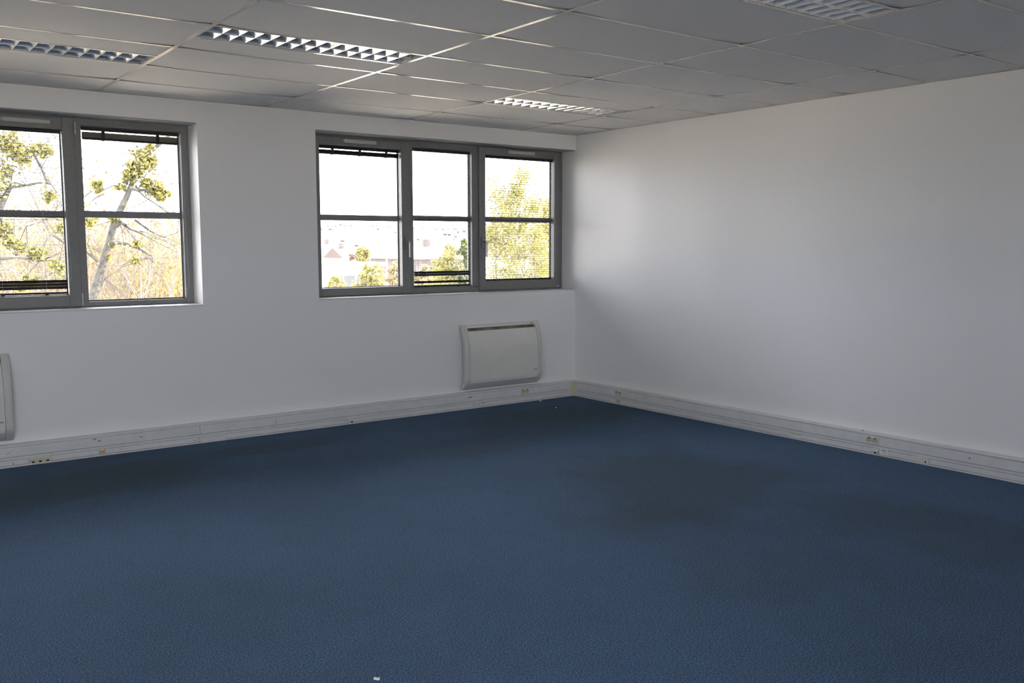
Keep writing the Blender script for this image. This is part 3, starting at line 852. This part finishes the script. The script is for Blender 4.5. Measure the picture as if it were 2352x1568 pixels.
for (a, b) in ((300, 430), (318, 436), (345, 455), (282, 430), (322, 572), (352, 590), (300, 527), (345, 548), (330, 362), (362, 335), (210, 440), (360, 470), (240, 640), (270, 500), (200, 560), (150, 560), (392, 308), (400, 500)):
    for _ in range(3):
        d = Vector((rng.gauss(0, 1), rng.gauss(0, .7), rng.gauss(0, .8))).normalized()
        branch_tree(tw, lfm, at(a, b, Y), d, rng.uniform(.4, .8), .008, 2, rng, .8, .05, .035, 2, (2, 3), 3)
rel(tr, tw).build('twigs', 'bark', tr)['kind'] = 'stuff'
rel(tr, lfm).build('winter_leaves', 'dull', tr)['kind'] = 'stuff'
for (a, b, rp, n) in ((338, 358, 22, 420), (312, 385, 24, 460), (300, 402, 16, 260), (352, 372, 14, 160), (352, 430, 22, 330), (372, 440, 16, 220), (336, 425, 12, 90), (227, 428, 14, 150), (275, 430, 9, 45), (312, 598, 10, 70), (318, 560, 9, 50), (262, 505, 9, 60), (205, 505, 14, 70), (255, 560, 8, 60), (246, 590, 8, 50)):
    c = at(a, b, Y); mpp = (at(a+1, b, Y)-c).length
    lf = MB(); clump(lf, c, rp*mpp*1.4, int(n*2.2), .042, rng, 1.0)
    rel(tr, lf).build('ivy_clump', 'ivy', tr)['kind'] = 'stuff'

# ---- second tree, seen through the slats of the left pane
rng = random.Random(23)
t2 = tag(empty('ivy_tree', (at(-60, 900, 10.5).x, 10.5, GZ)), 'bushy ivy tree behind the lowered blind at the left edge', 'tree')
q = [t2.location.copy()] + [at(a, b, 10.5) for a, b in ((-40, 700), (-20, 560), (2, 470), (24, 430), (60, 425), (90, 420), (118, 423))]
rel(t2, MB().tube(q, [.16, .13, .10, .06, .035, .022, .016, .010], 8)).build('trunk', 'bark', t2, True)
for pp, r0 in ((((24, 430), (28, 395), (27, 380)), .016), (((110, 420), (95, 385), (78, 355), (40, 330), (-20, 300)), .030), (((60, 425), (45, 410), (30, 420), (72, 440)), .010), (((-30, 600), (40, 590), (90, 600), (140, 580)), .03)):
    q = [at(a, b, 10.5+rng.uniform(-.3, .3)) for a, b in pp]
    rel(t2, MB().tube(q, [r0*(1-.6*i/(len(q)-1)) for i in range(len(q))], 6)).build('branch', 'bark', t2, True)
tw, lfm = MB(), MB()
for (a, b) in ((24, 430), (60, 425), (118, 423), (27, 380), (95, 385), (40, 330), (78, 355), (40, 590), (90, 600), (140, 580), (-20, 560), (-20, 300), (60, 520), (120, 500)):
    for _ in range(3):
        d = Vector((rng.gauss(0, 1), rng.gauss(0, .7), rng.gauss(0, .8))).normalized()
        branch_tree(tw, lfm, at(a, b, 10.5), d, rng.uniform(.5, .9), .009, 2, rng, .8, .05, .04, 2, (2, 3), 3)
rel(t2, tw).build('twigs', 'bark', t2)['kind'] = 'stuff'
rel(t2, lfm).build('winter_leaves', 'dull', t2)['kind'] = 'stuff'
for (a, b, rp, n) in ((18, 325, 34, 420), (62, 345, 26, 320), (100, 342, 18, 170), (40, 360, 16, 120), (115, 450, 16, 130), (15, 540, 26, 420), (40, 560, 16, 160), (88, 585, 16, 160), (135, 520, 12, 80), (130, 610, 18, 120), (60, 645, 22, 150), (-40, 420, 60, 600), (-60, 560, 50, 500)):
    c = at(a, b, 10.5); mpp = (at(a+1, b, 10.5)-c).length
    lf = MB(); clump(lf, c, rp*mpp*1.35, int(n*2.0), .046, rng, 1.0)
    rel(t2, lf).build('ivy_clump', 'ivy', t2)['kind'] = 'stuff'

# ---- bare shrubs filling the lower panes
def shrub(px, Y, ztop, spread, seed, tm, lm, label, leaf=.07, n0=9, leafn=3, depth=3, nm='bare_shrub', group='bare winter shrubs outside', r0=.035, cat='shrub'):
    r = random.Random(seed); b = at(px, 600, Y); h = ztop-GZ
    o = tag(empty(nm, (b.x, Y, GZ)), label, cat, group)
    mb, lf = MB(), MB()
    for k in range(n0):
        a = r.uniform(0, 6.283); d = Vector((math.cos(a)*spread, math.sin(a)*spread, 1)).normalized()
        branch_tree(mb, lf, Vector((r.gauss(0, .15), r.gauss(0, .15), 0)), d, h*r.uniform(.50, .68), r0, depth, r, .55, .22, leaf, leafn, (2, 4), 4)
    mb.build('stems', tm, o)['kind'] = 'stuff'
    if lf.v: lf.build('buds', lm, o)['kind'] = 'stuff'
    return o
SH = [(60, 24, 1.6, .5, 'straw'), (150, 32, 2.0, .5, 'straw'), (215, 21, 1.0, .55, 'straw'), (270, 29, 1.7, .5, 'straw'), (335, 23, 1.3, .55, 'straw'), (395, 34, 2.1, .5, 'straw'), (430, 24, 1.0, .5, 'straw'), (5, 36, 2.6, .5, 'straw'), (300, 42, 2.4, .6, 'straw')]
pos = ['behind the lowered blind of the left window', 'behind the left window mullion', 'below the leaning ivy trunk', 'just right of the leaning ivy trunk', 'in the middle of the left window fixed pane', 'standing tall towards the right of the left window', 'standing low by the right frame of the left window', 'standing tallest at the left picture edge', 'standing farthest back in the left window']
for i, (px, Y_, zt, sp, m_) in enumerate(SH):
    shrub(px, Y_, zt, sp, 100+i, 'twig', m_, 'straw-coloured bare shrub ' + pos[i], .09, 20, 6)
# ---- pale bare trees behind the ivy tree
for i, (px, Y_, zt, lb) in enumerate(((235, 17, 3.4, 'tall pale bare tree left of the ivy clumps'), (350, 19, 3.0, 'tall pale bare tree right of the ivy clumps'), (90, 18, 3.6, 'tall pale bare tree behind the lowered left blind'))):
    shrub(px, Y_, zt, .3, 150+i, 'paletwig', 'dull', lb, .05, 5, 1, 4, 'bare_tree', 'tall bare trees outside', .05, 'tree')
# ---- willow behind the corner panes
def willow(px, Y, py_top, seed, label, wid, n, size):
    r = random.Random(seed); top = at(px, py_top, Y)
    o = tag(empty('willow_tree', (top.x, Y, GZ)), label, 'tree')
    mb, lf = MB(), MB(); h = top.z-GZ
    for k in range(6):
        a = r.uniform(0, 6.283); d = Vector((math.cos(a)*.22, math.sin(a)*.22, 1)).normalized()
        branch_tree(mb, MB(), Vector((0, 0, 0)), d, h*r.uniform(.36, .44), .075, 3, r, .38, .3, .1, 0, (2, 4), 5)
    for _ in range(70):
        t = r.uniform(.25, .98); ww = wid*(1.02-t)**.55*math.sqrt(r.random()); a = r.uniform(0, 6.283)
        clump(lf, (math.cos(a)*ww, math.sin(a)*ww, h*t), wid*.26, n//70, size, r, 1.3)
    mb.build('limbs', 'palebark', o)['kind'] = 'stuff'; lf.build('foliage', 'willow', o)['kind'] = 'stuff'
    return o
willow(1182, 19, 400, 41, 'tall yellow-green willow behind the blind by the room corner', 2.3, 19000, .062)
willow(1262, 24, 470, 42, 'smaller yellow-green tree at the right edge of the corner pane', 1.9, 10000, .075)
# ---- evergreen
def evergreen(px, Y, ztop, wid, seed, label, m='evergreen', n=2600, size=.12):
    r = random.Random(seed); b = at(px, 600, Y)
    o = tag(empty('evergreen_tree', (b.x, Y, GZ)), label, 'tree'); h = ztop-GZ
    MB().tube([(0, 0, 0), (.05, 0, h*.5), (0, 0, h*.95)], [.16, .10, .02], 7).build('trunk', 'bark', o)
    lf = MB()
    for _ in range(26):
        t = r.uniform(.18, 1.0); ww = wid*(1.05-t)**.7*r.uniform(.3, 1.0); a = r.uniform(0, 6.283)
        clump(lf, (math.cos(a)*ww, math.sin(a)*ww, h*t), wid*.34, n//26, size, r, .8)
    lf.build('foliage', m, o)['kind'] = 'stuff'
    return o
evergreen(1066, 23, 1.75, .8, 51, 'dark evergreen behind the middle pane blind')
evergreen(1278, 27, 3.4, .9, 52, 'dark evergreen beside the corner, right of the willow')
evergreen(1050, 34, 1.2, 2.3, 53, 'wide yellow-green tree below the dark evergreen', 'willow', 5200, .12)
# ---- leafy bushes down the slope
def bush(px, Y, py_top, half_px, seed, m, n, size, label, nm='leafy_bush', cat='bush', group=None):
    r = random.Random(seed); top = at(px, py_top, Y); b = at(px+half_px, py_top, Y)
    wid = (b-top).length*.95; h = top.z-GZ
    o = tag(empty(nm, (top.x, Y, GZ)), label, cat, group)
    st, lf = MB(), MB()
    for k in range(7):
        a = r.uniform(0, 6.283)
        st.tube([(0, 0, 0), (math.cos(a)*wid*.25, math.sin(a)*wid*.25, h*.45), (math.cos(a)*wid*.55, math.sin(a)*wid*.55, h*.82)], [.06, .04, .012], 5)
    st.build('stems', 'twig', o)['kind'] = 'stuff'
    for _ in range(110):
        t = r.uniform(.10, 1.0); ww = wid*math.sqrt(max(.02, 1-max(0, t-.35)**2/.43))*math.sqrt(r.random()); a = r.uniform(0, 6.283)
        clump(lf, (math.cos(a)*ww, math.sin(a)*ww, h*t*.95), wid*.24, (n*2)//110, size, r, .9)
    lf.build('foliage', m, o)['kind'] = 'stuff'
    return o
bush(852, 46, 600, 46, 61, 'farbush', 9000, .075, 'big yellow-green bush in the bottom middle of the pane beside the pier')
bush(768, 44, 628, 40, 62, 'farbush', 6000, .075, 'low yellow-green bush in the bottom left corner of the pane beside the pier')
bush(912, 52, 594, 34, 63, 'strawpale', 6000, .085, 'straw-coloured bush below the pale roof by the handle')
bush(808, 95, 579, 18, 64, 'redleaf', 4500, .13, 'round reddish bush in front of the long pale building')
bush(803, 68, 594, 30, 65, 'strawpale', 5000, .11, 'orange straw bush between the flat white building and the reddish bush')
bush(833, 165, 564, 20, 66, 'farbush', 4500, .22, 'distant green tree above the long pale building', 'distant_tree', 'tree')
bush(757, 180, 567, 24, 67, 'strawpale', 4500, .25, 'distant straw-coloured tree above the white house', 'distant_tree', 'tree')
bush(905, 140, 565, 26, 68, 'strawpale', 4500, .20, 'distant straw-coloured tree behind the pale roof', 'distant_tree', 'tree')
bush(972, 46, 604, 30, 69, 'strawpale', 5000, .08, 'straw-coloured bush behind the left end of the middle blind')
bush(1008, 58, 588, 32, 70, 'farbush', 6000, .09, 'yellow-green bush in the middle of the middle pane')

# ---- houses in the valley
def house(px0, px1, py_eave, Y, depth, rise, wallm, roofm, label, flat=False, wins=3, nm='house'):
    a, b = at(px0, py_eave, Y), at(px1, py_eave, Y)
    W_, hz = (b-a).length, a.z
    o = tag(empty(nm, ((a.x+b.x)/2, Y, GZ)), label, 'building')
    h = hz-GZ; d0, d1 = -depth/2, depth/2; x = W_/2
    MB().box(-x, x, d0, d1, 0, h).build('wall', wallm, o)
    e = .35
    if flat: MB().box(-x-e, x+e, d0-e, d1+e, h, h+rise).build('roof', roofm, o)
    else:
        mb = MB().poly([(-x-e, d0-e, h-.1), (x+e, d0-e, h-.1), (x+e, 0, h+rise), (-x-e, 0, h+rise), (-x-e, d1+e, h-.1), (x+e, d1+e, h-.1)],
                  [(0, 1, 2, 3), (3, 2, 5, 4), (0, 3, 4), (1, 5, 2), (0, 4, 5, 1)])
        rf = mb.build('roof', roofm, o)
        MB().box(x*.4, x*.4+.6, -.3, .3, h+rise*.4, h+rise+.8).build('chimney', 'brick', rf)
    for k in range(wins):
        cx = -x+2*x*(k+.5)/wins
        MB().box(cx-.5, cx+.5, d0-.05, d0+.05, max(.3, h-2.2), h-.8).build('house_window', 'housewin', o)
    return o
house(712, 762, 585, 150, 9, 2.0, 'render', 'paleroof', 'white house with pale roof beside the wall pier', False, 2)
house(768, 786, 591, 135, 7, 1.6, 'render', 'redroof', 'small house with a red tiled roof', False, 1)
house(793, 905, 582, 175, 14, 1.0, 'paleroof', 'paleroof', 'long low pale building across the left pane', True, 6)
house(900, 1005, 592, 85, 10, 1.3, 'brick', 'paleroof', 'brick building with a broad pale roof behind the handle', False, 5)
house(690, 800, 609, 70, 12, .3, 'render', 'paleroof', 'low flat white building at the lower left of the pane', True, 4)
house(240, 300, 586, 95, 9, 2.4, 'render', 'brick', 'grey house glimpsed behind the leaning ivy tree', False, 3)
house(395, 440, 588, 110, 9, 1.2, 'brick', 'paleroof', 'brick house glimpsed at the right edge of the left window', False, 3)
po = tag(empty('lamp_post', (at(888, 600, 60).x, 60, GZ)), 'slim white lamp post in front of the brick building', 'lamp post')
MB().tube([(0, 0, 0), (0, 0, 5.4)], [.09, .06], 8).build('pole', 'render', po)
MB().cbox(-.1, .7, -.08, .08, 5.35, 5.5, .03).build('lamp_head', 'greymetal', po)

# ---- hills with scattered trees
rng = random.Random(77)
NX, NY = 60, 14
hm = MB(); pts = []
def hz(x, y):
    t = (y-330)/1100
    return GZ-1+max(0, t)**.85*46*(1+.22*math.sin(x*.0041+1.3)+.12*math.sin(x*.011+y*.006)) + 1.5*math.sin(x*.03+y*.02)
for j in range(NY):
    for i in range(NX):
        x, y = -900+i*60, 330+j*85
        pts.append((x, y, hz(x, y)))
hm.poly(pts, [(j*NX+i, j*NX+i+1, (j+1)*NX+i+1, (j+1)*NX+i) for j in range(NY-1) for i in range(NX-1)])
hill = struct(hm.build('hills', 'hill', None, True), 'pale hillside across the valley')
ht = MB()
for _ in range(900):
    y = rng.uniform(360, 1250); x = rng.uniform(-300, 1800)
    rr = rng.uniform(.9, 2.4); z = hz(x, y); n = 6
    pts = [(x+rr*c*math.cos(k*1.047), y+rr*c*math.sin(k*1.047), z+rr*h_) for h_, c in ((.1, .5), (.7, 1.0), (1.3, .7)) for k in range(n)] + [(x, y, z+rr*1.7)]
    ht.poly(pts, [(j*n+k, j*n+(k+1) % n, (j+1)*n+(k+1) % n, (j+1)*n+k) for j in range(2) for k in range(n)] + [(2*n+k, 2*n+(k+1) % n, 3*n) for k in range(n)])
ht.build('hill_trees', 'hilltree', hill)['kind'] = 'stuff'
